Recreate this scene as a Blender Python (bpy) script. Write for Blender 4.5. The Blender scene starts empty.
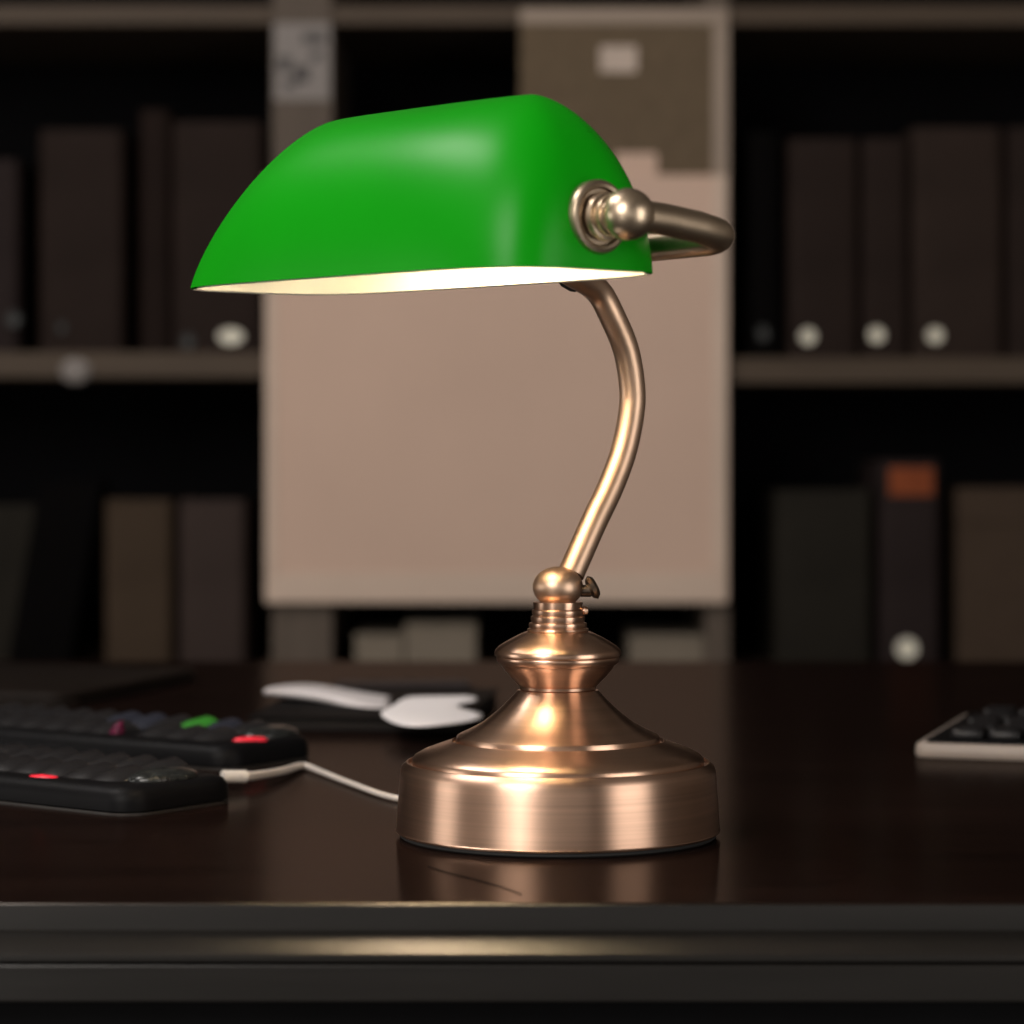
import bpy, bmesh, math, random
from mathutils import Vector, Matrix
random.seed(7)
C = bpy.context.scene.collection
SC = bpy.context.scene
PI = math.pi

# ------------------------------------------------------------------ frame
# desk top at z = DZ; camera looks along +Y from (0,0,DZ+H)
DZ, H, F = 0.75, 0.1965, 2900.0
HOR = 440.0
def X(px, d): return (px - 512.0) * d / F
def Z(py, d): return DZ + H + (HOR - py) * d / F
def on_desk(px, py, z=0.0):
    d = (H - z) * F / (py - HOR)
    return Vector((X(px, d), d, DZ + z))

# ------------------------------------------------------------------ materials
def new_mat(name):
    m = bpy.data.materials.new(name); m.use_nodes = True
    nt = m.node_tree; b = nt.nodes['Principled BSDF']
    return m, nt, b
def mat(name, col, rough=0.5, metal=0.0, spec=0.5, noise=0.12, nscale=30.0, stretch=(1,1,1), bump=0.0,
        aniso=0.0, coat=0.0, emit=None, estr=0.0, sheen=0.0):
    m, nt, b = new_mat(name)
    tc = nt.nodes.new('ShaderNodeTexCoord'); mp = nt.nodes.new('ShaderNodeMapping')
    mp.inputs['Scale'].default_value = stretch
    nt.links.new(tc.outputs['Object'], mp.inputs['Vector'])
    n = nt.nodes.new('ShaderNodeTexNoise'); n.inputs['Scale'].default_value = nscale; n.inputs['Detail'].default_value = 4
    nt.links.new(mp.outputs['Vector'], n.inputs['Vector'])
    cr = nt.nodes.new('ShaderNodeValToRGB')
    c0 = [max(0, c * (1 - noise)) for c in col]; c1 = [min(1, c * (1 + noise)) for c in col]
    cr.color_ramp.elements[0].position = 0.3; cr.color_ramp.elements[1].position = 0.7
    cr.color_ramp.elements[0].color = (*c0, 1); cr.color_ramp.elements[1].color = (*c1, 1)
    nt.links.new(n.outputs['Fac'], cr.inputs['Fac'])
    nt.links.new(cr.outputs['Color'], b.inputs['Base Color'])
    b.inputs['Roughness'].default_value = rough; b.inputs['Metallic'].default_value = metal
    b.inputs['Specular IOR Level'].default_value = spec
    if aniso:
        b.inputs['Anisotropic'].default_value = aniso; b.inputs['Anisotropic Rotation'].default_value = 0.25
        tg = nt.nodes.new('ShaderNodeTangent'); tg.direction_type = 'RADIAL'; tg.axis = 'Z'
        nt.links.new(tg.outputs['Tangent'], b.inputs['Tangent'])
    if coat:
        b.inputs['Coat Weight'].default_value = coat; b.inputs['Coat Roughness'].default_value = 0.06
    if bump:
        bp = nt.nodes.new('ShaderNodeBump'); bp.inputs['Strength'].default_value = bump; bp.inputs['Distance'].default_value = 0.001
        nt.links.new(n.outputs['Fac'], bp.inputs['Height']); nt.links.new(bp.outputs['Normal'], b.inputs['Normal'])
    if emit:
        b.inputs['Emission Color'].default_value = (*emit, 1); b.inputs['Emission Strength'].default_value = estr
    return m

M = {}
M['copper'] = mat('brushed_copper', (0.62, 0.41, 0.30), 0.36, 1.0, noise=0.10, nscale=6, stretch=(1, 1, 90), bump=0.05, aniso=0.75)
M['copper_turned'] = mat('turned_antique_copper', (0.64, 0.42, 0.30), 0.30, 1.0, noise=0.08, nscale=8, stretch=(1, 1, 60), bump=0.03, aniso=0.6)
M['stem_metal'] = mat('satin_copper_stem', (0.60, 0.42, 0.30), 0.42, 1.0, noise=0.06, nscale=40)
M['brass'] = mat('antique_brass', (0.60, 0.48, 0.35), 0.36, 1.0, noise=0.08, nscale=60)
M['dark_brass'] = mat('dark_brass', (0.13, 0.10, 0.075), 0.35, 1.0, noise=0.1)
M['glass_green'] = mat('green_cased_glass', (0.002, 0.285, 0.003), 0.36, 0.0, spec=0.16, noise=0.05, nscale=9)
M['glass_white'] = mat('white_glass_lining', (0.87, 0.90, 0.80), 0.5, noise=0.02, nscale=8)
M['black_rubber'] = mat('black_rubber', (0.008, 0.008, 0.008), 0.7)
M['bulb'] = mat('lit_bulb', (0.9, 0.9, 0.8), 0.4, emit=(1.0, 0.72, 0.48), estr=37.0)
M['black_plastic'] = mat('black_plastic', (0.0032, 0.0032, 0.0038), 0.5, spec=0.10, noise=0.2)
M['key_plastic'] = mat('dark_key_plastic', (0.013, 0.0125, 0.0135), 0.32, spec=0.30, noise=0.2)
M['key_green'] = mat('green_key_plastic', (0.03, 0.22, 0.02), 0.4)
M['key_magenta'] = mat('magenta_key_plastic', (0.09, 0.006, 0.03), 0.4, spec=.2)
M['key_blue'] = mat('slate_key_plastic', (0.022, 0.024, 0.034), 0.45, spec=.12)
M['trim_line'] = mat('grey_trim_line', (0.030, 0.027, 0.025), 0.4, spec=.3)
M['red_lamp'] = mat('red_indicator', (0.65, 0.012, 0.03), 0.35, emit=(1.0, 0.03, 0.06), estr=0.28)
M['speckled'] = mat('speckled_glossy_pad', (0.016, 0.018, 0.018), 0.2, noise=0.6, nscale=220, bump=0.6)
M['white_plastic'] = mat('white_plastic', (0.62, 0.58, 0.53), 0.4, noise=0.04)
M['ivory_plastic'] = mat('ivory_keyboard_plastic', (0.34, 0.285, 0.245), 0.45, noise=0.04)
M['cable'] = mat('white_cable', (0.55, 0.50, 0.46), 0.45, noise=0.05)
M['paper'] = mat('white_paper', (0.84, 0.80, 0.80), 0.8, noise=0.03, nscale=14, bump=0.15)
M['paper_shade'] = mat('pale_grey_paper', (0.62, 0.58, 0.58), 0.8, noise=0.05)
M['notebook'] = mat('dark_notebook_cover', (0.005, 0.0045, 0.0045), 0.6, spec=0.06)
M['notebook_pages'] = mat('notebook_page_edges', (0.020, 0.0175, 0.016), 0.8, spec=.1, noise=0.25, nscale=20, stretch=(1, 1, 120))
M['phone'] = mat('slate_phone_glass', (0.007, 0.008, 0.012), 0.45, spec=.12)
M['leather'] = mat('dark_brown_leather', (0.008, 0.0052, 0.0038), 0.6, spec=0.12, noise=0.2, nscale=120, bump=0.15)
M['board'] = mat('beige_board', (0.63, 0.45, 0.355), 0.65, spec=0.25, noise=0.035, nscale=5)
M['board_frame'] = mat('pale_board_frame', (0.62, 0.48, 0.385), 0.5, spec=0.3, noise=0.04, nscale=8)
M['cork'] = mat('olive_brown_pinboard', (0.135, 0.098, 0.062), 0.85, spec=0.2, noise=0.12, nscale=60)
M['card'] = mat('pale_card', (0.55, 0.45, 0.38), 0.8, noise=0.04)
M['poster'] = mat('grey_posted_paper', (0.24, 0.215, 0.20), 0.7, noise=0.06, nscale=10)
M['print'] = mat('dark_grey_print', (0.06, 0.055, 0.055), 0.8, noise=0.2)
M['shelf_wood'] = mat('grey_brown_shelf_laminate', (0.082, 0.060, 0.043), 0.5, spec=0.12, noise=0.10, nscale=6, stretch=(1, 8, 8))
M['stile_wood'] = mat('grey_brown_upright_laminate', (0.112, 0.088, 0.070), 0.55, spec=0.12, noise=0.10, nscale=6, stretch=(8, 8, 1))
M['black_panel'] = mat('black_back_panel', (0.0022, 0.002, 0.0028), 0.8, spec=0.1)
M['ring'] = mat('pale_metal_ring', (0.88, 0.85, 0.72), 0.4, 0.0, noise=0.05)
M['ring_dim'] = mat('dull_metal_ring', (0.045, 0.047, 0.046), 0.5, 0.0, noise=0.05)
M['pages'] = mat('page_block', (0.12, 0.10, 0.085), 0.85, noise=0.2, nscale=20, stretch=(60, 1, 1))
M['orange'] = mat('orange_label', (0.24, 0.062, 0.024), 0.8, spec=.1, noise=0.12)
M['box_pale'] = mat('pale_olive_card', (0.20, 0.165, 0.125), 0.8, noise=0.06)
M['box_brown'] = mat('brown_card_box', (0.060, 0.041, 0.029), 0.8, spec=0.08, noise=0.08)
M['wall'] = mat('warm_grey_wall_paint', (0.22, 0.19, 0.165), 0.85, noise=0.04, nscale=4)
M['ceiling'] = mat('ceiling_paint', (0.35, 0.32, 0.29), 0.9, noise=0.03, nscale=4)
M['floor'] = mat('dark_carpet', (0.035, 0.030, 0.028), 0.95, noise=0.3, nscale=200)
M['skirting'] = mat('dark_skirting', (0.05, 0.04, 0.035), 0.5)
# lacquered desk wood: wave grain
def desk_mat(name, c0, c1, rough, spec, bump=0.02):
    m, nt, b = new_mat(name)
    tc = nt.nodes.new('ShaderNodeTexCoord'); mp = nt.nodes.new('ShaderNodeMapping')
    mp.inputs['Scale'].default_value = (1.2, 14, 14); nt.links.new(tc.outputs['Object'], mp.inputs['Vector'])
    n = nt.nodes.new('ShaderNodeTexNoise'); n.inputs['Scale'].default_value = 3.0; n.inputs['Detail'].default_value = 6
    nt.links.new(mp.outputs['Vector'], n.inputs['Vector'])
    cr = nt.nodes.new('ShaderNodeValToRGB'); cr.color_ramp.elements[0].color = (*c0, 1); cr.color_ramp.elements[1].color = (*c1, 1)
    cr.color_ramp.elements[0].position = 0.35; cr.color_ramp.elements[1].position = 0.7
    nt.links.new(n.outputs['Fac'], cr.inputs['Fac']); nt.links.new(cr.outputs['Color'], b.inputs['Base Color'])
    b.inputs['Roughness'].default_value = rough; b.inputs['Specular IOR Level'].default_value = spec
    bp = nt.nodes.new('ShaderNodeBump'); bp.inputs['Strength'].default_value = bump; bp.inputs['Distance'].default_value = 0.0005
    nt.links.new(n.outputs['Fac'], bp.inputs['Height']); nt.links.new(bp.outputs['Normal'], b.inputs['Normal'])
    return m
def lacquer(name, c0, c1, rough, fac, tint):
    m = desk_mat(name, c0, c1, 0.6, 0.0); nt = m.node_tree
    b = nt.nodes['Principled BSDF']; out = nt.nodes['Material Output']
    g = nt.nodes.new('ShaderNodeBsdfGlossy'); g.inputs['Roughness'].default_value = rough; g.inputs['Color'].default_value = (*tint, 1)
    mx = nt.nodes.new('ShaderNodeMixShader'); mx.inputs[0].default_value = fac
    nt.links.new(b.outputs[0], mx.inputs[1]); nt.links.new(g.outputs[0], mx.inputs[2]); nt.links.new(mx.outputs[0], out.inputs['Surface'])
    return m
M['desk'] = lacquer('dark_lacquered_wood', (0.0058, 0.0029, 0.0023), (0.0092, 0.0046, 0.0036), 0.17, 0.115, (1.0, .92, .86))
M['desk_edge'] = desk_mat('dark_edge_wood', (0.0095, 0.0085, 0.0075), (0.015, 0.0132, 0.0118), 0.30, 0.36, 0.5)
M['scratch'] = mat('dark_scratch', (0.002, 0.002, 0.002), 0.9, spec=0.05)

BINDER = {
 'brown':  mat('brown_black_binder_cloth', (0.0231, 0.0154, 0.0129), 0.7, spec=0.06, noise=0.15, nscale=12),
 'umber':  mat('umber_binder_cloth', (0.0301, 0.0203, 0.0165), 0.7, spec=0.06, noise=0.15, nscale=12),
 'grey':   mat('charcoal_binder_cloth', (0.0245, 0.0175, 0.0168), 0.7, spec=0.06, noise=0.15, nscale=12),
 'green':  mat('green_black_binder_cloth', (0.0189, 0.0165, 0.0129), 0.7, spec=0.06, noise=0.15, nscale=12),
 'black':  mat('black_binder_cloth', (0.0016, 0.0012, 0.0012), 0.7, spec=0.04, noise=0.15, nscale=12),
 'dusk':   mat('dusky_binder_cloth', (0.0161, 0.0101, 0.0084), 0.7, spec=0.05, noise=0.15, nscale=12),
 'tan':    mat('taupe_binder_cloth', (0.0560, 0.0385, 0.0259), 0.7, spec=0.06, noise=0.12, nscale=12),
 'mauve':  mat('mauve_grey_binder_cloth', (0.0462, 0.0329, 0.0287), 0.7, spec=0.06, noise=0.12, nscale=12),
}

# ------------------------------------------------------------------ helpers
def link(o, parent=None):
    C.objects.link(o)
    if parent is not None: o.parent = parent
    return o
def obj(name, bm, m, parent=None, smooth=False, loc=None):
    me = bpy.data.meshes.new(name)
    bmesh.ops.recalc_face_normals(bm, faces=bm.faces[:])
    bm.to_mesh(me); bm.free()
    for mm in (m if isinstance(m, (list, tuple)) else [m]): me.materials.append(mm)
    if smooth:
        for p in me.polygons: p.use_smooth = True
        if smooth != 'all':
            me.set_sharp_from_angle(angle=math.radians(smooth if isinstance(smooth, (int, float)) and smooth is not True else 38))
    o = bpy.data.objects.new(name, me)
    if loc is not None: o.location = loc
    return link(o, parent)
def thing(name, label, cat, loc=(0, 0, 0), rotz=0.0, group=None):
    o = bpy.data.objects.new(name, None); link(o)
    o.empty_display_size = 0.05
    o.location = loc; o.rotation_euler = (0, 0, rotz)
    o['label'] = label; o['category'] = cat
    if group: o['group'] = group
    return o
def tag(o, label, cat, group=None):
    o['label'] = label; o['category'] = cat
    if group: o['group'] = group
    return o
def struct(o): o['kind'] = 'structure'; return o
def box(bm, x0, x1, y0, y1, z0, z1, bev=0.0, seg=2, mi=0):
    r = bmesh.ops.create_cube(bm, size=1.0)
    vs = r['verts']
    for v in vs:
        v.co = Vector((x0 + (v.co.x + .5) * (x1 - x0), y0 + (v.co.y + .5) * (y1 - y0), z0 + (v.co.z + .5) * (z1 - z0)))
    fs = set(f for v in vs for f in v.link_faces)
    for f in fs: f.material_index = mi
    if bev > 0:
        es = list(set(e for v in vs for e in v.link_edges))
        bmesh.ops.bevel(bm, geom=es, offset=bev, segments=seg, profile=0.5, affect='EDGES')
    return bm
def B(*a, **k): return box(bmesh.new(), *a, **k)
def lathe(pts, seg=96, bm=None, mtx=None):
    bm = bm or bmesh.new()
    rings = []
    for r, z in pts:
        if r < 1e-6: rings.append([bm.verts.new((0, 0, z))])
        else: rings.append([bm.verts.new((r * math.cos(2 * PI * i / seg), r * math.sin(2 * PI * i / seg), z)) for i in range(seg)])
    for a, b in zip(rings[:-1], rings[1:]):
        for i in range(seg):
            j = (i + 1) % seg
            if len(a) == 1 and len(b) == 1: continue
            if len(a) == 1: bm.faces.new((a[0], b[i], b[j]))
            elif len(b) == 1: bm.faces.new((a[i], a[j], b[0]))
            else: bm.faces.new((a[i], a[j], b[j], b[i]))
    if mtx is not None:
        vs = [v for r in rings for v in r]
        bmesh.ops.transform(bm, matrix=mtx, verts=vs)
    return bm
def spline(pts, n=10):
    pts = [Vector(p) for p in pts]; out = []
    P = [2 * pts[0] - pts[1]] + pts + [2 * pts[-1] - pts[-2]]
    for i in range(1, len(P) - 2):
        p0, p1, p2, p3 = P[i - 1], P[i], P[i + 1], P[i + 2]
        for k in range(n):
            t = k / n
            out.append(0.5 * ((2 * p1) + (-p0 + p2) * t + (2 * p0 - 5 * p1 + 4 * p2 - p3) * t * t + (-p0 + 3 * p1 - 3 * p2 + p3) * t ** 3))
    out.append(pts[-1]); return out
def tube(path, rad, seg=24, bm=None, flat=None):
    bm = bm or bmesh.new()
    path = [Vector(p) for p in path]; n = len(path)
    tans = [(path[min(i + 1, n - 1)] - path[max(i - 1, 0)]).normalized() for i in range(n)]
    up = Vector((0, 0, 1))
    if abs(tans[0].dot(up)) > 0.95: up = Vector((0, 1, 0))
    nrm = (up - tans[0] * up.dot(tans[0])).normalized()
    rings = []
    for i in range(n):
        nrm = (nrm - tans[i] * nrm.dot(tans[i])).normalized()
        bi = tans[i].cross(nrm)
        r = rad(i / (n - 1)) if callable(rad) else rad
        rb = r; rn = r
        if flat: rb = r * flat
        rings.append([bm.verts.new(path[i] + nrm * math.cos(2 * PI * k / seg) * rn + bi * math.sin(2 * PI * k / seg) * rb) for k in range(seg)])
    for a, b in zip(rings[:-1], rings[1:]):
        for k in range(seg):
            bm.faces.new((a[k], a[(k + 1) % seg], b[(k + 1) % seg], b[k]))
    bm.faces.new(rings[0][::-1]); bm.faces.new(rings[-1])
    return bm
def copy_tree(o, parent=None):
    c = o.copy(); C.objects.link(c)
    c.parent = parent
    for ch in list(o.children): copy_tree(ch, c)
    return c

# ------------------------------------------------------------------ room shell
RX, RY0, RY1, RZ = 2.3, -1.6, 4.16, 2.65
struct(obj('floor', B(-RX - .1, RX + .1, RY0 - .1, RY1 + .1, -0.1, 0.0), M['floor']))
struct(obj('ceiling', B(-RX - .1, RX + .1, RY0 - .1, RY1 + .1, RZ, RZ + 0.1), M['ceiling']))
struct(obj('wall_back', B(-RX - .1, RX + .1, RY1, RY1 + 0.1, 0, RZ), M['wall']))
struct(obj('wall_front', B(-RX - .1, RX + .1, RY0 - .1, RY0, 0, RZ), M['wall']))
struct(obj('wall_left', B(-RX - .1, -RX, RY0, RY1, 0, RZ), M['wall']))
struct(obj('wall_right', B(RX, RX + .1, RY0, RY1, 0, RZ), M['wall']))
struct(obj('baseboard_left', B(-RX, -RX + .015, RY0, RY1, 0, 0.09, bev=.003), M['skirting']))
struct(obj('baseboard_right', B(RX - .015, RX, RY0, RY1, 0, 0.09, bev=.003), M['skirting']))

# ------------------------------------------------------------------ desk
DF = H * F / (903 - HOR)           # front edge of the top
DB = H * F / (661 - HOR)           # back edge
DX0, DX1 = -0.95, 0.95
desk = thing('desk', 'dark brown lacquered wooden desk with moulded front edge carrying the lamp', 'desk', (0, (DF + DB) / 2, 0))
dy = (DF + DB) / 2
def D(o): return o
obj('desktop', B(DX0, DX1, DF - dy, DB - dy, DZ - 0.030, DZ, bev=0.0012), M['desk'], desk)
# stepped front moulding, one extruded profile (y towards the camera is negative)
def extr(profile, x0, x1):
    bm = bmesh.new()
    a = [bm.verts.new((x0, y, z)) for y, z in profile]; b = [bm.verts.new((x1, y, z)) for y, z in profile]
    n = len(profile)
    for i in range(n): bm.faces.new((a[i], a[(i + 1) % n], b[(i + 1) % n], b[i]))
    bm.faces.new(a); bm.faces.new(b[::-1]); return bm
f0 = DF - dy
prof = [(f0 + .03, DZ - .0302), (f0 + .03, DZ - .0005 - .0295), (f0 - .0002, DZ - .030)]
prof = [(f0 - .0003, DZ - .0006), (f0 - .0012, DZ - .0010), (f0 - .0016, DZ - .0060), (f0 - .0018, DZ - .0112), (f0 - .0030, DZ - .0118)]
for k in range(9):                       # rounded ledge
    a = k / 8
    prof.append((f0 - .0040 - .0150 * a, DZ - .0122 - .0062 * a ** 1.25))
prof += [(f0 - .0196, DZ - .0192), (f0 - .0196, DZ - .0212), (f0 - .0186, DZ - .0218), (f0 - .0010, DZ - .0222), (f0 - .0003, DZ - .0222)]
obj('edge_moulding', extr(prof, DX0, DX1), M['desk_edge'], desk, smooth=25)
obj('apron', B(DX0 + .01, DX1 - .01, f0 - .0182, f0 - .0006, DZ - .0388, DZ - .0228, bev=.001), M['desk_edge'], desk)
obj('modesty_panel', B(DX0 + .05, DX1 - .05, DB - dy - .10, DB - dy - .08, 0.12, DZ - .0302), M['desk'], desk)
for sx in (-1, 1):
    obj('side_panel', B(min(sx * .88, sx * .92), max(sx * .88, sx * .92), f0 + .03, DB - dy - .03, 0.0, DZ - .0302, bev=.002), M['desk'], desk)
obj('drawer_front', B(-.875, .875, f0 + .012, f0 + .030, DZ - .16, DZ - .0400, bev=.003), M['black_plastic'], desk)
sp = [on_desk(px, py, 0.00035) - Vector((0, dy, 0)) for px, py in ((428, 866), (450, 873), (475, 879), (500, 886), (522, 894))]
obj('scratch', tube(spline(sp, 5), 0.0002, 6), M['scratch'], desk)

# ------------------------------------------------------------------ the banker's lamp (local cm -> m)
LX, LY = 0.0228, 1.44
PXM = LY / F
lamp = thing('desk_lamp', 'brushed copper banker lamp with green glass shade standing on the dark desk', 'lamp', (LX, LY, DZ))
def zl(py): return (HOR - py) * PXM + H         # silhouette height above the desk
def prof_px(L): return [(r * PXM, zl(py)) for r, py in L]
obj('base_pad', lathe([(0, 0.0), (.0775, 0.0), (.0785, .0008), (.0785, .0024), (0, .0024)], 96), M['black_rubber'], lamp, smooth=True)
base_prof = [(0, .0024), (.0795, .0024), (.0805, .0034)] + prof_px([(161.5, 828), (160.5, 810), (159, 790), (158, 775), (157.3, 769), (155.5, 764.5), (151.5, 761), (150.2, 760.8), (148.8, 764), (145, 764)])
obj('base_drum', lathe(base_prof + [(0, zl(764.0))], 128), M['copper'], lamp, smooth=30)
ped = prof_px([(0, 763.8), (145.6, 763.8), (145.6, 758.5), (143.5, 755.3), (135, 750.5), (125, 746.8), (116, 743.6), (109, 741.2), (106, 740.0), (104.6, 742.2), (102.2, 742.2),
      (102.0, 738.6), (101, 735.6), (98, 733.8), (92, 731), (84, 727), (76, 722.5), (68.5, 717), (61, 711), (54, 704.5), (47.5, 698), (42.5, 692.5), (40, 689.8), (0, 689.5)])
obj('pedestal', lathe(ped, 128), M['copper_turned'], lamp, smooth=40)
col = prof_px([(0, 690), (36.5, 690), (38.2, 688.8), (38.5, 686), (40, 684.3), (44, 680), (48.5, 675.5), (53, 670.2), (56, 666), (56.5, 664.6),
      (59.5, 663), (61.2, 660), (61.6, 657.5), (61.2, 656.5), (63.2, 655), (63.6, 652.5), (62.6, 649.5), (58.5, 645.5), (52, 641.5), (44, 637), (37, 633.5), (32, 631.5), (0, 631)])
obj('collar', lathe(col, 128), M['copper_turned'], lamp, smooth=32)
nk = prof_px([(0, 632), (28.5, 632), (29.5, 630.2), (29.0, 628.6), (27.0, 627.8), (27.8, 625.5), (27.5, 623.0), (25.2, 622), (25.8, 619.5), (25.8, 616.5), (24.0, 615.4),
      (24.8, 613), (24.8, 610.3), (23.0, 609), (23.4, 606), (23.6, 602), (0, 601.5)])
nk = [(r * 1.05, z) for r, z in nk]
obj('neck', lathe(nk, 96), M['copper_turned'], lamp, smooth=32)
ball = [(0, zl(603))]
for k in range(1, 24):
    a = -PI / 2 + PI * k / 24
    r = 25.2 * math.cos(a); y = 587 - 20.5 * math.sin(a)
    if y < 602.5: ball.append((r * PXM, zl(y)))
ball.append((0, zl(566.5)))
ball[0] = (0, zl(602.5)); ball.insert(1, (ball[1][0] * .98, zl(602.5)))
obj('ball_joint', lathe(ball, 64), M['stem_metal'], lamp, smooth='all')
# wing nut and set screw to the right of the joint
wn = tube([(.0112, 0.001, zl(591)), (.0165, 0.001, zl(591))], .0030, 16)
for s in (-1, 1):
    lathe([(0, -.0016), (.0048, -.0016), (.0060, 0), (.0048, .0016), (0, .0016)], 24, wn,
          Matrix.Translation((.0172, 0.001 + s * .0046, zl(587.5))) @ Matrix.Rotation(s * .5, 4, 'X') @ Matrix.Rotation(PI / 2 - .5, 4, 'Y'))
obj('wing_nut', wn, M['dark_brass'], lamp, smooth=True)
ss = lathe([(0, -.0022), (.0016, -.0018), (.0023, 0), (.0018, .0016), (0, .0022)], 20, None, Matrix.Translation((.0132, -.0012, zl(610.5))) @ Matrix.Rotation(PI / 2, 4, 'Y'))
tube([(.0100, -.0012, zl(610.5)), (.0120, -.0012, zl(610.5))], .0012, 12, ss)
obj('set_screw', ss, M['copper_turned'], lamp, smooth=True)

# shade axis (horizontal, pointing back left) and its normal (back right)
U = Vector((-.652, .758, 0)).normalized(); W = Vector((.758, .652, 0)).normalized()
SCEN = Vector((-.048 - LX, 1.39 - LY, 0)); ZR = .2725      # shade centre in lamp space, rim height
def S(u, w, z): return SCEN + U * u + W * w + Vector((0, 0, ZR + z))
A0, B0, SH = .128, .056, .0818
ARF, ARN = .058, .087          # half length of the ridge at the far and the near end
def shade_mesh(off=0.0, close=False, nr=30, nt=160):
    bm = bmesh.new(); rings = []
    for i in range(nr + 1):
        t = i / nr * PI / 2
        ct, st = max(math.cos(t), 0.0), math.sin(t)
        q = st ** .95
        z = (SH - off) * q
        b = max((B0 - off) * ct ** .88, .0002)
        af = ARF + (A0 + .007 - off - ARF) * max(0, 1 - q ** 1.25) ** .88
        an = ARN + (A0 + .005 - off - ARN) * max(0, 1 - q ** 2.3) ** .60
        e = 2 / (4.4 - 1.6 * q)
        ring = []
        for k in range(nt):
            th = 2 * PI * k / nt
            c, s = math.cos(th), math.sin(th)
            ring.append(bm.verts.new(S((af if c > 0 else an) * math.copysign(abs(c) ** e, c), b * math.copysign(abs(s) ** e, s), z)))
        rings.append(ring)
    for p, q in zip(rings[:-1], rings[1:]):
        for k in range(nt):
            bm.faces.new((p[k], p[(k + 1) % nt], q[(k + 1) % nt], q[k]))
    top = rings[-1]
    for k in range(nt // 2):                       # zip the ridge
        i0, i1, j1, j0 = k, k + 1, (nt - k - 1) % nt, (nt - k) % nt
        vs = []
        for q in (top[i0], top[i1], top[j1], top[j0]):
            if q not in vs: vs.append(q)
        if len(vs) >= 3:
            try: bm.faces.new(vs)
            except ValueError: pass
    return bm, rings[0]
bm, r0 = shade_mesh()
shade = obj('shade', bm, M['glass_green'], lamp, smooth=50); shade['label'] = 'green glass shade with white lining'
bm, r1 = shade_mesh(.0028)
# bring the lining out to the green rim: a thin lip
nt = len(r1); lip = []
for v in r1: lip.append(bm.verts.new(v.co))
for v, q in zip(lip, r1):
    d = (v.co - S(0, 0, 0)); d.z = 0
    v.co = v.co + d.normalized() * .0024 + Vector((0, 0, -.0006))
for k in range(nt): bm.faces.new((r1[k], r1[(k + 1) % nt], lip[(k + 1) % nt], lip[k]))
lining = obj('shade_lining', bm, M['glass_white'], shade, smooth=50); lining['label'] = 'white inner lining of the shade'
# pivots at both ends: plate, stepped neck, ball
PZ = .0232
def pivot(sgn):
    R = Matrix.Translation(S(sgn * (.1318 if sgn < 0 else .1235), 0, PZ)) @ Matrix((( W.x, 0, sgn * U.x, 0), (W.y, 0, sgn * U.y, 0), (0, 1, 0, 0), (0, 0, 0, 1)))
    pl = lathe([(0, -.012), (.0150, -.012), (.0166, -.001), (.0168, .0014), (.0160, .0030), (.0146, .0038), (.0132, .0034), (.0124, .0014), (.0114, .0014), (0, .0038)], 64, None, R)
    obj('pivot_plate', pl, M['brass'], lamp, smooth=32)
    nkp = lathe([(0, .0030), (.0104, .0030), (.0112, .0050), (.0106, .0070), (.0090, .0076), (.0096, .0094), (.0094, .0108), (.0082, .0114), (.0080, .0122), (0, .0124)], 48, None, R)
    obj('pivot_neck', nkp, M['brass'], lamp, smooth=32)
    bl = [(0, .0200)]
    for k in range(1, 20):
        a = -PI / 2 + PI * k / 20
        bl.append((.0116 * math.cos(a), .0202 + .0116 * math.sin(a)))
    bl[0] = (0, .0086); bl.append((0, .0318))
    obj('pivot_ball', lathe(bl, 48, None, R), M['brass'], lamp, smooth='all')
pivot(-1); pivot(1)
# U shaped yoke carrying both pivots, running behind the shade
EU = .1262 + .0258; BW = .0655
yk = []
y0 = PZ
yk.append(S(-EU, .004, y0))
yk.append(S(-EU, .022, y0 - .0012)); yk.append(S(-EU, .042, y0 - .0034))
for k in range(1, 9):
    a = k / 8 * PI / 2
    yk.append(S(-EU + .016 * (1 - math.cos(a)), BW - .016 + .016 * math.sin(a), y0 - .0050 - .0026 * k / 8))
for u in (-.09, -.05, 0, .05, .09): yk.append(S(u, BW, y0 - .0085))
for k in range(1, 9):
    a = k / 8 * PI / 2
    yk.append(S(EU - .016 + .016 * math.sin(a), BW - .016 + .016 * math.cos(a), y0 - .0076 + .0026 * k / 8))
yk.append(S(EU, .042, y0 - .0034)); yk.append(S(EU, .022, y0 - .0012)); yk.append(S(EU, .004, y0))
obj('yoke', tube(yk, .0072, 24), M['brass'], lamp, smooth=60)
# curved stem, in the vertical plane through the base axis and W
def stem_pt(px, py):
    lo, hi = -.06, .12
    for _ in range(50):
        t = (lo + hi) / 2
        if (LX + W.x * t) * F / (LY + W.y * t) + 512 < px: lo = t
        else: hi = t
    d = LY + W.y * t
    return Vector((W.x * t, W.y * t, Z(py, d) - DZ))
st = [stem_pt(*p) for p in ((571, 574), (578, 558), (594, 522), (611, 486), (624, 450), (631.5, 412), (632, 385), (626, 350), (613, 318), (597, 290))]
jt = S(-.020, BW, y0 - .0085)
st += [stem_pt(597, 290) * .45 + jt * .55 + Vector((.001, .001, -.0005)), jt]
obj('stem', tube(spline(st, 8), .0067, 28), M['stem_metal'], lamp, smooth=60)
obj('stem_joint', lathe([(0, -.011), (.0078, -.011), (.0092, -.009), (.0092, .009), (.0078, .011), (0, .011)], 32, None,
    Matrix.Translation(jt) @ Matrix((( W.x, 0, U.x, 0), (W.y, 0, U.y, 0), (0, 1, 0, 0), (0, 0, 0, 1)))), M['brass'], lamp, smooth=32)
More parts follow.
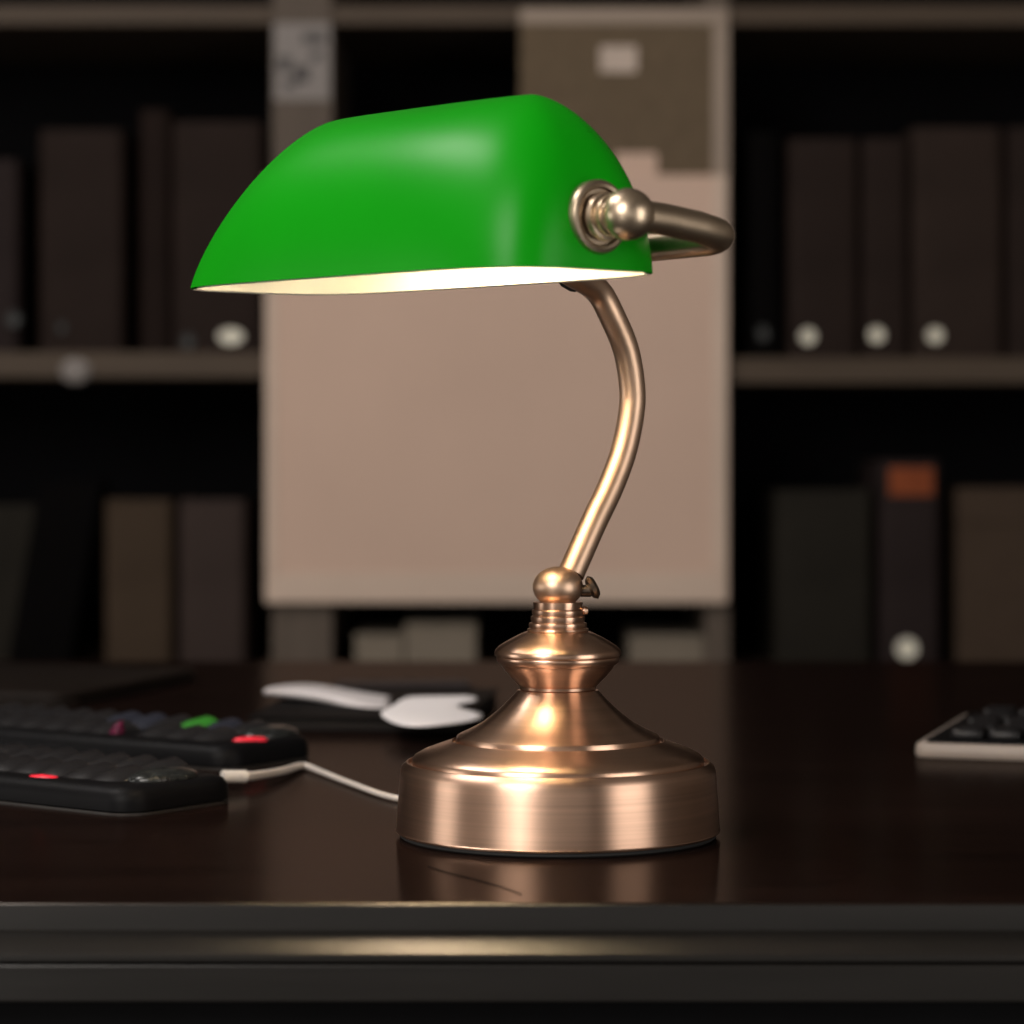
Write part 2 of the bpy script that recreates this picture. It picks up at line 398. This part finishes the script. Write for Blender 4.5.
# bulb and holder under the shade
R = Matrix.Translation(S(.045, 0, PZ + .012)) @ Matrix((( W.x, 0, -U.x, 0), (W.y, 0, -U.y, 0), (0, 1, 0, 0), (0, 0, 0, 1)))
obj('bulb_holder', lathe([(0, -.035), (.012, -.035), (.014, -.030), (.014, .0), (.011, .004), (0, .004)], 32, None, R), M['dark_brass'], lamp, smooth=32)
obj('bulb', lathe([(0, .0045), (.009, .005), (.010, .012), (.014, .025), (.0165, .045), (.0165, .070), (.012, .085), (.006, .091), (0, .092)], 32, None, R), M['bulb'], lamp, smooth='all')
sw = stem_pt(572, 284)
obj('switch', lathe([(0, -.006), (.0022, -.0055), (.0032, -.003), (.0032, .002), (.002, .0045), (0, .005)], 20, None,
    Matrix.Translation(sw + Vector((-.002, -.001, .0005))) @ Matrix.Rotation(-1.05, 4, 'Y')), M['black_rubber'], lamp, smooth=True)

# ------------------------------------------------------------------ keypads on the left
def rounded_slab(bm, L, V, z0, z1, rc=.018, inset=.004, n=8, dome=.0):
    """plan rounded rectangle 0..L x 0..V with softened top"""
    def outline(ins):
        pts = []
        r = max(rc - ins, .002)
        for cx, cy, a0 in ((L - rc, V - rc, 0), (rc, V - rc, PI / 2), (rc, rc, PI), (L - rc, rc, 1.5 * PI)):
            for k in range(n + 1):
                a = a0 + k / n * PI / 2
                pts.append((cx + r * math.cos(a), cy + r * math.sin(a)))
        return pts
    lev = [(inset * .5, z0), (0, z0 + .0015), (0, z0 + (z1 - z0) * .45), (inset * .12, z0 + (z1 - z0) * .7), (inset * .45, z0 + (z1 - z0) * .9), (inset, z1)]
    rings = []
    for ins, z in lev: rings.append([bm.verts.new((x, y, z)) for x, y in outline(ins)])
    m = len(rings[0])
    for a, b in zip(rings[:-1], rings[1:]):
        for k in range(m): bm.faces.new((a[k], a[(k + 1) % m], b[(k + 1) % m], b[k]))
    bm.faces.new(rings[0][::-1]); bm.faces.new(rings[-1])
    return bm
def key_bm(w, l, h, slope=.0):
    bm = bmesh.new()
    prof = []
    for t, zz in ((0, .0), (.06, .65), (.2, .9), (.5, 1.0), (.8, .86), (.95, .55), (1, 0)):
        prof.append((t * w, zz * h))
    rows = []
    for yy, sc in ((0, .05), (.12, .42), (.35, .85), (.8, 1.12), (.95, .8), (1, .25)):
        rows.append([bm.verts.new((x, yy * l, z * sc)) for x, z in prof])
    for a, b in zip(rows[:-1], rows[1:]):
        for k in range(len(prof) - 1): bm.faces.new((a[k], a[k + 1], b[k + 1], b[k]))
    bm.faces.new(rows[0]); bm.faces.new(rows[-1][::-1])
    bm.faces.new([r[0] for r in rows]); bm.faces.new([r[-1] for r in rows][::-1])
    return bm
def keypad(corner, ang, L, V, label, colours, red, pad):
    # local x runs along the long axis (u), local y along the short axis (v, away from camera)
    t = thing('keypad', label, 'keypad', (corner.x, corner.y, DZ), ang, 'black keypads at the left of the desk')
    bm = bmesh.new(); rounded_slab(bm, L, V, .0008, .0150, .016, .007)
    obj('body', bm, M['black_plastic'], t, smooth=40)
    tr = bmesh.new(); rounded_slab(tr, L, V, 0, .0008, .0162, .0002)
    obj('bottom_trim', tr, M['trim_line'], t)
    k0 = {}
    nx = int((L - .05) / .0205)
    for i in range(nx):
        for j in range(2):
            m = colours.get((nx - 1 - i, j), M['key_plastic'])
            small = 'magenta' in m.name
            w, l = .0225, (V - .026) / 2
            x = L - .040 - (nx - i) * .0205 + .012; y = .018 + j * (l + .0012)
            kk = (m.name, j)
            if kk not in k0:
                o = obj('key', key_bm(.006 if small else w, .008 if small else l, .0085 + .0015 * j), m, t, smooth=50); k0[kk] = o
            else:
                o = k0[kk].copy(); C.objects.link(o); o.parent = t
            o.location = (x, y, .0146); o.rotation_euler = (0, .22, -.22)
            if 'green' in m.name: o['label'] = 'green key'
            elif small: o['label'] = 'small magenta key'
    pm = lathe([(0, -.002), (.017, -.002), (.0185, .001), (.017, .0035), (.011, .0058), (0, .0066)], 40, None,
               Matrix.Translation((pad[0], pad[1], .0142)) @ Matrix.Scale(.80, 4, (1, 0, 0)) @ Matrix.Scale(1.25, 4, (0, 1, 0)))
    obj('raised_pad', pm, M['speckled'], t, smooth='all')
    il = lathe([(0, -.0012), (.008, -.0012), (.0086, .0004), (.0066, .0018), (0, .0026)], 32, None,
               Matrix.Translation((red[0], red[1], red[2])) @ Matrix.Rotation(red[3], 4, 'Z') @ Matrix.Scale(1.25, 4, (1, 0, 0)) @ Matrix.Scale(.55, 4, (0, 1, 0)))
    obj('indicator_light', il, M['red_lamp'], t, smooth='all')['label'] = 'glowing red indicator'
    return t
c1 = on_desk(129, 818)
def frame_keypad(corner, u, L, V, **k):
    ang = math.atan2(u.y, u.x) + PI      # local -x is u, so local +y is v
    org = corner + u * L
    t = keypad(org, ang, L, V, **k)
    return t
u1 = Vector((-.80, .60, 0)); L1, V1 = .30, .086
ux = u1.normalized()
# local x = L - (distance along u from the near corner)
nx1 = int((L1 - .055) / .0235)
frame_keypad(c1, ux, L1, V1, label='black keypad nearest the front left with speckled pad and cable plugged in', colours={}, red=(L1 - .076, .0125, .0138, .15), pad=(L1 - .021, V1 * .55))
c2 = on_desk(228, 772)
u2 = Vector((-.83, .557, 0)).normalized()
frame_keypad(c2, u2, .28, .088, label='second black keypad further back with one green key and red corner light',
   colours={(2, 1): M['key_green'], (3, 0): M['key_magenta'], (5, 1): M['key_blue'], (4, 1): M['key_blue'], (1, 1): M['key_blue']}, red=(.28 - .0125, .036, .0148, .9), pad=(.28 - .022, .066))

# cable from the front keypad to the back of the lamp base
cp = [on_desk(229, 776.5, .0075), on_desk(246, 776.5, .0070), on_desk(262, 774.5, .0062), on_desk(284, 770.5, .0048), on_desk(303, 765.5, .0030), on_desk(322, 772, .0022), on_desk(350, 783, .0020), on_desk(396, 798, .0020)]
cp += [Vector((-.030, 1.558, DZ + .0020)), Vector((.000, 1.537, DZ + .0026)), Vector((.012, 1.5235, DZ + .005))]
cable = obj('cable', tube(spline(cp, 8), lambda t: .0030 - .0013 * min(1, t * 2.0), 14), M['cable'], smooth=True)
tag(cable, 'thin white cable running from the front keypad to the lamp base', 'cable')
pl = tube([cp[0] + (cp[0] - cp[1]).normalized() * .004, cp[0], cp[1]], .0036, 16)
obj('plug', pl, M['white_plastic'], cable, smooth=40)['label'] = 'white plug'

# ------------------------------------------------------------------ keyboard on the right
kc = on_desk(913, 757.5)
kdir = Vector((.30, .954, 0)).normalized()       # receding edge
kx = Vector((kdir.y, -kdir.x, 0))
kb = thing('keyboard', 'white-rimmed keyboard with black keys at the right edge of the desk', 'keyboard', (kc.x, kc.y, DZ), math.atan2(kx.y, kx.x))
KL, KV = .36, .205
bm = bmesh.new(); rounded_slab(bm, KL, KV, .0, .0090, .010, .0022); obj('tray', bm, M['ivory_plastic'], kb, smooth=40)
bm = bmesh.new(); rounded_slab(bm, KL - .010, KV - .008, .0088, .0108, .008, .001); obj('key_bed', bm, M['black_plastic'], kb, smooth=40).location = (.006, .005, 0)
kproto = None
for j in range(5):
    for i in range(14):
        if kproto is None:
            b_ = bmesh.new(); rounded_slab(b_, .0205, .030, 0, .0062, .004, .0028, 4)
            kproto = obj('key', b_, M['key_plastic'], kb, smooth=40); o = kproto
        else:
            o = kproto.copy(); C.objects.link(o); o.parent = kb
        o.location = (.020 + i * .0232 + (.004 if j % 2 else 0), .018 + j * .0345, .0106)

# ------------------------------------------------------------------ papers, notebook, phone behind the lamp
nb = thing('notebook', 'thick dark notebook lying flat under the loose white papers', 'notebook', (-.105, 2.07, DZ), -.10)
obj('cover', B(-.062, .083, -.115, .12, .0, .0012, bev=.0005), M['notebook'], nb)
obj('page_block', B(-.060, .081, -.112, .118, .0012, .0080), M['notebook_pages'], nb)
tp = B(-.063, .084, -.116, .121, .0080, .0096, bev=.0006); obj('front_cover', tp, M['notebook'], nb)
def sheet(name, rows, m, parent=None, sub=1):
    """rows: list of lists of points -> smooth sheet, thickened"""
    bm = bmesh.new()
    R_ = [[bm.verts.new(p) for p in r] for r in rows]
    for a, b in zip(R_[:-1], R_[1:]):
        for k in range(len(a) - 1): bm.faces.new((a[k], a[k + 1], b[k + 1], b[k]))
    o = obj(name, bm, m, parent, smooth='all')
    s = o.modifiers.new('sub', 'SUBSURF'); s.levels = 2; s.render_levels = 2
    t = o.modifiers.new('thick', 'SOLIDIFY'); t.thickness = .0008; t.offset = 1
    return o
ZN = .0100
def pd(px, py, z): return on_desk(px, py, z)
# curled long sheet (left): arches up at its left end, near edge low
top = [(268, 688.5, .019), (285, 686, .0185), (310, 686, .018), (335, 690.5, .0165), (360, 695, .0145), (388, 699, .012)]
low = [(263, 694, .015), (285, 697.5, .0128), (310, 699.5, .0115), (335, 703.5, .0108), (362, 708.5, .0106), (392, 709, .0104)]
mid = [((a[0] + b[0]) / 2 - (2 if i == 0 else 0), (a[1] + b[1]) / 2, max(a[2], b[2]) * .99) for i, (a, b) in enumerate(zip(top, low))]
back = [(a[0] + 8, a[1] - 1.0, .0112) for a in top]
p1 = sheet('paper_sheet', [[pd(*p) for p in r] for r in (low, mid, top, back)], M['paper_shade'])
tag(p1, 'long curled pale paper slip arching over the left of the notebook', 'paper', 'loose papers on the notebook')
# crumpled white sheet (right) with two corners
r1_ = [(378, 714, .0135), (392, 724, .0125), (415, 728, .0118), (445, 725.5, .0116), (478, 721, .0116)]
r2_ = [(385, 711, .0150), (402, 716, .0150), (425, 717.5, .0145), (452, 716, .0142), (489, 713.5, .0122)]
r3_ = [(394, 706, .0160), (412, 708, .0162), (432, 707.5, .0162), (452, 707, .0160), (443, 707.5, .0150)]
r4_ = [(402, 700.5, .0165), (422, 699.5, .0170), (444, 699, .0172), (466, 698, .0170), (482, 701, .0160)]
r5_ = [(408, 697.5, .0150), (426, 697, .0155), (446, 696.8, .0158), (466, 696.5, .0158), (474, 697.5, .0150)]
p2 = sheet('paper_sheet', [[pd(*p) for p in r] for r in (r1_, r2_, r3_, r4_, r5_)], M['paper'])
tag(p2, 'bright white crumpled paper with forked right edge behind the lamp base', 'paper', 'loose papers on the notebook')
ph = thing('phone', 'flat slate-black phone lying behind the loose white papers', 'phone', (X(403, 2.245), 2.245, DZ + .0003), .1)
bm = bmesh.new(); rounded_slab(bm, .105, .055, 0, .008, .008, .0012); o = obj('phone_body', bm, M['phone'], ph, smooth=40); o.location = (-.0525, -.0275, 0)
o = obj('screen', B(-.049, .049, -.024, .024, .0079, .0084), M['phone'], ph)
fo = thing('folder', 'thin dark leather folder lying at the far left of the desk', 'folder', (-.47, 2.30, DZ + .0004), -.28)
bm = bmesh.new(); rounded_slab(bm, .38, .26, .0, .004, .02, .001); o = obj('cover', bm, M['leather'], fo, smooth=40); o.location = (-.19, -.13, 0)
bm = bmesh.new(); rounded_slab(bm, .376, .256, .004, .010, .02, .002); o = obj('front_cover', bm, M['leather'], fo, smooth=40); o.location = (-.188, -.128, 0)

# ------------------------------------------------------------------ bookcases on the back wall
DS = 3.75                       # plane of the shelf fronts
BK = RY1 - .004
TH = 26 * DS / F
def bookcase(name_label, x0, x1, tops, stiles):
    """tops: z of the top faces of shelves ; stiles: list of (xa, xb)"""
    t = thing('bookcase', name_label, 'bookcase', ((x0 + x1) / 2, DS, 0), 0, 'dark bookcases along the back wall')
    ox = (x0 + x1) / 2
    obj('back_panel', B(x0 - ox, x1 - ox, BK - DS - .012, BK - DS, 0, 2.0), M['black_panel'], t)
    ins0 = min((b for a, b in stiles if a <= x0 + .001), default=x0); ins1 = max((a for a, b in stiles if b >= x1 - .001), default=x1)
    for a, b in stiles:
        obj('upright', B(a - ox, b - ox, .0, BK - DS - .0122, 0, 2.0, bev=.0015), M['stile_wood'], t)
    for z, th in tops:
        obj('shelf', B(ins0 - ox + .0003, ins1 - ox - .0003, .0, BK - DS - .0122, z - th, z, bev=.0025), M['shelf_wood'], t)
    return t
zt_top = Z(4, DS); th_top = 21 * DS / F
zl_mid, zr_mid = Z(352, DS), Z(357.5, DS)
z_low = Z(668, DS)
xa, xb = X(272, DS), X(332, DS)
xc, xd = X(705, DS), X(729.5, DS)
lows = [(z_low, TH), (z_low - .40, TH), (.10, .08), (2.0, .03)]
bookcase('left bookcase section with black ring binders on two shelves', -1.75, xb, [(zt_top, th_top), (zl_mid, TH)] + lows, [(-1.75, -1.72), (xa, xb)])
bookcase('middle bookcase section half hidden behind the beige board', xb + .0005, xc - .0005, [(zt_top, th_top)] + lows, [])
bookcase('right bookcase section with orange-labelled binder on lower shelf', xc, 1.75, [(zt_top, th_top), (zr_mid, TH)] + lows, [(xc, xd), (1.72, 1.75)])

def binder(px0, px1, py_top, zb, label, colour, ring=None, ringm='ring', dback=0.0, depth=.25, gname='binders on the upper left shelf', lab=None, rr=8.6):
    d = DS + .015 + dback
    x0, x1, zt = X(px0, d), X(px1, d), Z(py_top, d)
    w, h = x1 - x0, zt - zb
    t = thing('ring_binder', label, 'binder', ((x0 + x1) / 2, d, zb + .0006), 0, gname)
    bmx = bmesh.new()
    r = min(.012, w * .25)
    # spine with rounded vertical edges and two covers : one wrap-around cover mesh
    pr = [(-w / 2, depth), (-w / 2, r)]
    for k in range(6):
        a = PI + k / 5 * PI / 2; pr.append((-w / 2 + r + r * math.cos(a), r + r * math.sin(a)))
    for k in range(6):
        a = 1.5 * PI + k / 5 * PI / 2; pr.append((w / 2 - r + r * math.cos(a), r + r * math.sin(a)))
    pr += [(w / 2, r), (w / 2, depth)]
    tt = .0025
    inner = [(max(-w / 2 + tt, min(w / 2 - tt, x)), max(tt + .001, y) if abs(x) < w / 2 - tt else max(y, tt + .001)) for x, y in pr]
    lo = [bmx.verts.new((x, y, 0)) for x, y in pr]; hi = [bmx.verts.new((x, y, h)) for x, y in pr]
    lo2 = [bmx.verts.new((x, y, 0)) for x, y in inner]; hi2 = [bmx.verts.new((x, y, h)) for x, y in inner]
    for k in range(len(pr) - 1):
        bmx.faces.new((lo[k], lo[k + 1], hi[k + 1], hi[k])); bmx.faces.new((lo2[k + 1], lo2[k], hi2[k], hi2[k + 1]))
        bmx.faces.new((hi[k], hi[k + 1], hi2[k + 1], hi2[k])); bmx.faces.new((lo[k + 1], lo[k], lo2[k], lo2[k + 1]))
    bmx.faces.new((lo[0], hi[0], hi2[0], lo2[0])); bmx.faces.new((lo[-1], lo2[-1], hi2[-1], hi[-1]))
    bmesh.ops.remove_doubles(bmx, verts=bmx.verts[:], dist=1e-5)
    obj('cover', bmx, BINDER[colour], t, smooth=35)
    obj('page_block', B(-w / 2 + .006, w / 2 - .006, .018, depth - .008, .004, h - .012), M['pages'], t)
    if ring:
        rp = ring if isinstance(ring[0], tuple) else (ring,)
        for q in rp:
            rx = X(q[0], d) - (x0 + x1) / 2; rz = Z(q[1], d) - zb
            sx = q[2] if len(q) > 2 else 1.0
            R_ = rr * d / F * .92
            rb = lathe([(0, .0008), (R_ * .45, .0010), (R_ * .55, .0030), (R_ * .8, .0042), (R_ * .97, .0030), (R_, .0), (R_ * .9, -.0015), (0, -.0015)], 32, None,
                       Matrix.Translation((rx, -.0002, rz)) @ Matrix.Scale(sx, 4, (1, 0, 0)) @ Matrix.Rotation(PI / 2, 4, 'X'))
            obj('finger_ring', rb, M[q[3] if len(q) > 3 else ringm], t, smooth=40)['label'] = 'shiny metal finger ring'
    if lab:
        a0, a1, b0, b1, mm = lab
        obj('spine_label', B(X(a0, d) - (x0 + x1) / 2, X(a1, d) - (x0 + x1) / 2, -.0008, .0005, Z(b1, d) - zb, Z(b0, d) - zb), M[mm], t)['label'] = 'orange spine label'
    return t
g = 'binders on the upper left shelf'; zs = zl_mid
binder(-62, 19, 160, zs, 'dark binder cut off at the far left of the upper left shelf', 'grey', (14, 320, 1, 'ring_dim'), gname=g)
binder(38, 124, 130, zs, 'plain brown-black binder standing second from left on upper left shelf', 'brown', (62, 328, .8, 'ring_dim'), gname=g, rr=6.5)
binder(139, 170, 110, zs, 'slim very dark binder, slightly taller, left of the two-ring binder', 'dusk', None, dback=.006, gname=g)
binder(171, 264, 122, zs, 'wide brown-black binder with two finger rings beside the pale upright', 'brown', ((231, 337, 1.6), (188, 342, .9, 'ring_dim')), gname=g)
g = 'binders on the upper right shelf'; zs = zr_mid
binder(747, 783, 132, zs, 'near-black binder beside the beige board', 'black', (763, 334, .8, 'ring_dim'), gname=g)
binder(788, 859, 139, zs, 'brown binder with bright ring, leftmost of three ringed ones', 'brown', (808, 337), gname=g)
binder(862, 909, 139, zs, 'narrow brown binder with bright ring between two wider binders', 'brown', (876.5, 335.5), gname=g)
binder(912, 1004, 128, zs, 'widest brown binder with bright ring on the upper right shelf', 'umber', (935, 336), gname=g)
binder(1008, 1085, 128, zs, 'brown binder cut off at right edge of upper right shelf', 'brown', None, gname=g)
g = 'binders on the lower left shelf'; zs = z_low
binder(-70, 42, 505, zs, 'green-black binder behind the leaning black folder', 'green', None, dback=.10, depth=.22, gname=g)
binder(104, 172.5, 500, zs, 'taupe binder standing beside the leaning black folder', 'tan', None, gname=g)
binder(178, 246, 500, zs, 'mauve-grey binder standing next to the beige board', 'mauve', None, gname=g)
g = 'binders on the lower right shelf'
binder(775, 873, 490, zs, 'wide green-black binder left of the orange-labelled one', 'green', None, gname=g)
binder(879.5, 941, 461, zs, 'tall narrow charcoal binder with orange label and pale ring', 'grey', (907, 649), gname=g, lab=(889, 933, 468, 496, 'orange'), rr=11.5)
# leaning black folder
lf = thing('leaning_folder', 'black folder leaning to the right against the taupe binder', 'folder', (X(5, DS), DS + .012, z_low + .0006), 0)
hh = 186 * DS / F; w_b = 62 * DS / F; dx = 33 * DS / F
bm = bmesh.new()
P = [(0, 0), (w_b, 0), (w_b + dx, hh), (w_b * .35 + dx, hh), (dx + w_b * .1, hh * .985), (dx - .0, hh * .95), (dx - .004, hh * .92)]
a = [bm.verts.new((x, 0, z)) for x, z in P]; b = [bm.verts.new((x, .085, z)) for x, z in P]
for i in range(len(P)): bm.faces.new((a[i], a[(i + 1) % len(P)], b[(i + 1) % len(P)], b[i]))
bm.faces.new(a); bm.faces.new(b[::-1])
bmesh.ops.bevel(bm, geom=bm.edges[:], offset=.003, segments=2, affect='EDGES')
obj('cover', bm, BINDER['black'], lf, smooth=40)
# cardboard boxes on the lower shelves
def cbox(px0, px1, py, d, depth, m, label, lid=True):
    x0, x1 = X(px0, d), X(px1, d); h = Z(py, d) - z_low
    t = thing('file_box', label, 'box', ((x0 + x1) / 2, d, z_low + .0006), 0, 'card boxes on the lower shelf')
    w = x1 - x0
    obj('box_body', B(-w / 2, w / 2, .001, depth, 0, h * .8, bev=.0015), m, t)
    obj('lid', B(-w / 2 - .0008, w / 2 + .0008, .0, depth + .001, h * .8, h, bev=.002), m, t)
    return t
cbox(355, 403, 635, DS + .02, .2, M['box_pale'], 'low pale olive box left under the beige board')
cbox(405, 476, 624, DS + .015, .2, M['box_pale'], 'taller pale olive box right under the beige board')
cbox(630, 704, 636, DS + .02, .2, M['box_pale'], 'pale olive box under the board right of the lamp')
cbox(958, 1085, 489, DS + .015, .22, M['box_brown'], 'brown card box at the right end of the lower shelf')

# boards hanging on the front of the middle bookcase
def framed(name, label, cat, px0, px1, py0, py1, d, fw, pm, fm, thick=.010):
    x0, x1, z0, z1 = X(px0, d), X(px1, d), Z(py1, d), Z(py0, d); w, h = x1 - x0, z1 - z0
    f = fw * d / F
    t = thing(name, label, cat, ((x0 + x1) / 2, d, z0))
    obj('panel', B(-w / 2 + f * .6, w / 2 - f * .6, .003, thick, f * .6, h - f * .6), pm, t)
    obj('frame_rail', B(-w / 2, w / 2, 0, thick, 0, f * 1.5, bev=.002), fm, t)
    obj('frame_rail', B(-w / 2, w / 2, 0, thick, h - f, h, bev=.002), fm, t)
    obj('frame_stile', B(-w / 2, -w / 2 + f, 0, thick, f * 1.5, h - f, bev=.002), fm, t)
    obj('frame_stile', B(w / 2 - f, w / 2, 0, thick, f * 1.5, h - f, bev=.002), fm, t)
    return t
def framed2(name, label, cat, px0, px1, py0, py1, d, fw, pm, fm, rails):
    x0, x1, z0, z1 = X(px0, d), X(px1, d), Z(py1, d), Z(py0, d); w, h = x1 - x0, z1 - z0
    f = fw * d / F; th = .010
    t = thing(name, label, cat, ((x0 + x1) / 2, d, z0))
    lft, rgt, bot, top = (f * rails[k] for k in range(4))
    obj('panel', B(-w / 2 + lft, w / 2 - rgt, .002, th, bot, h - top), pm, t)
    if bot: obj('frame_rail', B(-w / 2, w / 2, 0, th, 0, bot, bev=.002), fm, t)
    if top: obj('frame_rail', B(-w / 2, w / 2, 0, th, h - top, h, bev=.002), fm, t)
    if lft: obj('frame_stile', B(-w / 2, -w / 2 + lft, 0, th, bot, h - top, bev=.002), fm, t)
    if rgt: obj('frame_stile', B(w / 2 - rgt, w / 2, 0, th, bot, h - top, bev=.002), fm, t)
    return t
M['board_rail'] = mat('warm_pale_board_rail', (0.33, 0.26, 0.205), 0.5, spec=0.3, noise=0.04, nscale=8)
pb = framed2('pinboard', 'olive-brown pinboard with pale right frame above the beige board', 'pinboard', 520, 729, 8, 330, DS - .0105, 16, M['cork'], M['board_rail'], (0, 1, 0, 1))
framed2('whiteboard', 'large blank beige board behind the lamp with pale bottom rail', 'board', 265, 728, 175, 603, DS - .0210, 15, M['board'], M['board_frame'], (.8, 1, 2.0, 0))
def card(name, label, cat, px0, px1, py0, py1, d, m, extra=None):
    o = obj(name, B(X(px0, d), X(px1, d), d - .0006, d, Z(py1, d), Z(py0, d)), m); tag(o, label, cat); return o
card('note_card', 'small pale card pinned near the top of the olive-brown pinboard', 'card', 600, 637, 46, 72, DS - .0087, M['card'])
card('paper_tab', 'pale paper tab sticking up above the top edge of the beige board', 'paper', 615, 657, 153, 182, DS - .0087, M['board'])
dP = DS - .0004
po = thing('posted_paper', 'grey printed paper stuck on the pale upright above the shade', 'poster', (X(302, dP), dP, Z(100, dP)))  # sheet of printed paper posted on the upright, not a sign
ox, oz = X(302, dP), Z(100, dP)
def pbox(bm, px0, px1, py0, py1, y0, y1): return box(bm, X(px0, dP) - ox, X(px1, dP) - ox, y0, y1, Z(py1, dP) - oz, Z(py0, dP) - oz)
obj('sheet', pbox(bmesh.new(), 274, 330, 23, 100, -.0006, 0), M['poster'], po)
bm = bmesh.new()
for q in ((303, 326, 33, 43), (278, 291, 57, 71), (294, 309, 66, 82), (311, 322, 51, 60), (284, 296, 80, 88)): pbox(bm, *q, -.0009, -.0006)
obj('printed_marks', bm, M['print'], po)
# clip on the left shelf edge
cl = lathe([(0, -.004), (.014, -.003), (.0165, 0), (.014, .004), (.006, .0065), (0, .007)], 28, None,
     Matrix.Translation((X(76, DS), DS - .004, Z(371, DS))) @ Matrix.Scale(1.2, 4, (1, 0, 0)) @ Matrix.Rotation(PI / 2, 4, 'X'))
tag(obj('shelf_clip', cl, M['poster'], smooth=40), 'small grey clip on the front edge of the left shelf', 'clip')

# ------------------------------------------------------------------ lights
def area(name, loc, target, size, power, col=(1, 1, 1), sy=None):
    l = bpy.data.lights.new(name, 'AREA'); l.energy = power; l.color = col
    l.shape = 'RECTANGLE' if sy else 'SQUARE'; l.size = size
    if sy: l.size_y = sy
    o = bpy.data.objects.new(name, l); C.objects.link(o); o.location = loc
    d = Vector(target) - Vector(loc); o.rotation_euler = d.to_track_quat('-Z', 'Y').to_euler(); return o
area('key_light', (-1.3, -0.7, 2.1), (0.0, 3.0, 1.0), 1.2, 51, (1, .94, .88), 1.2)
area('overhead_fill_light', (-1.2, 1.65, 2.58), (-0.15, 2.15, 0.75), 1.1, 34, (1, .94, .90), .6)  # unseen fill added overhead to brighten the papers on the desk
area('front_fill_light', (0.0, -1.5, 0.95), (0.0, 1.44, 0.9), 2.4, 5.0, (1, .95, .90), 1.2)  # broad dim fill added behind the camera to lift the copper base
area('side_strip_light', (-2.1, 1.30, 0.92), (0.0, 1.44, 0.85), 0.7, 4, (1, .95, .90), .3)  # unseen low strip added for the left stripe on the copper drum
area('right_strip_light', (1.45, 0.30, 0.95), (0.02, 1.44, 0.85), 0.9, 12, (1, .94, .88), 1.3)  # unseen tall panel added for the right stripe on the copper drum
area('slit_light', (-.72, 0.0, 0.9), (0.02, 1.44, 0.85), 0.12, 2.2, (1, .94, .88), 1.3)  # narrow strip added for the thin bright stripe on the drum
w = bpy.data.worlds.new('room_dim'); SC.world = w; w.use_nodes = True
w.node_tree.nodes['Background'].inputs[0].default_value = (.9, .85, .8, 1); w.node_tree.nodes['Background'].inputs[1].default_value = .02

# ------------------------------------------------------------------ camera
cam = bpy.data.cameras.new('camera'); co = bpy.data.objects.new('camera', cam); C.objects.link(co)
cam.sensor_width = 36; cam.sensor_fit = 'HORIZONTAL'; cam.lens = 36 * F / 1024
cam.shift_y = -(512 - HOR) / 1024
co.location = (0, 0, DZ + H); co.rotation_euler = (PI / 2, 0, 0)
cam.clip_start = .05; cam.clip_end = 30
cam.dof.use_dof = True; cam.dof.focus_distance = 1.42; cam.dof.aperture_fstop = 7.0; cam.dof.aperture_blades = 0
SC.camera = co
SC.view_settings.view_transform = 'Standard'; SC.view_settings.look = 'None'
SC.view_settings.exposure = 0.0; SC.view_settings.gamma = 1.0
SC.cycles.use_denoising = True
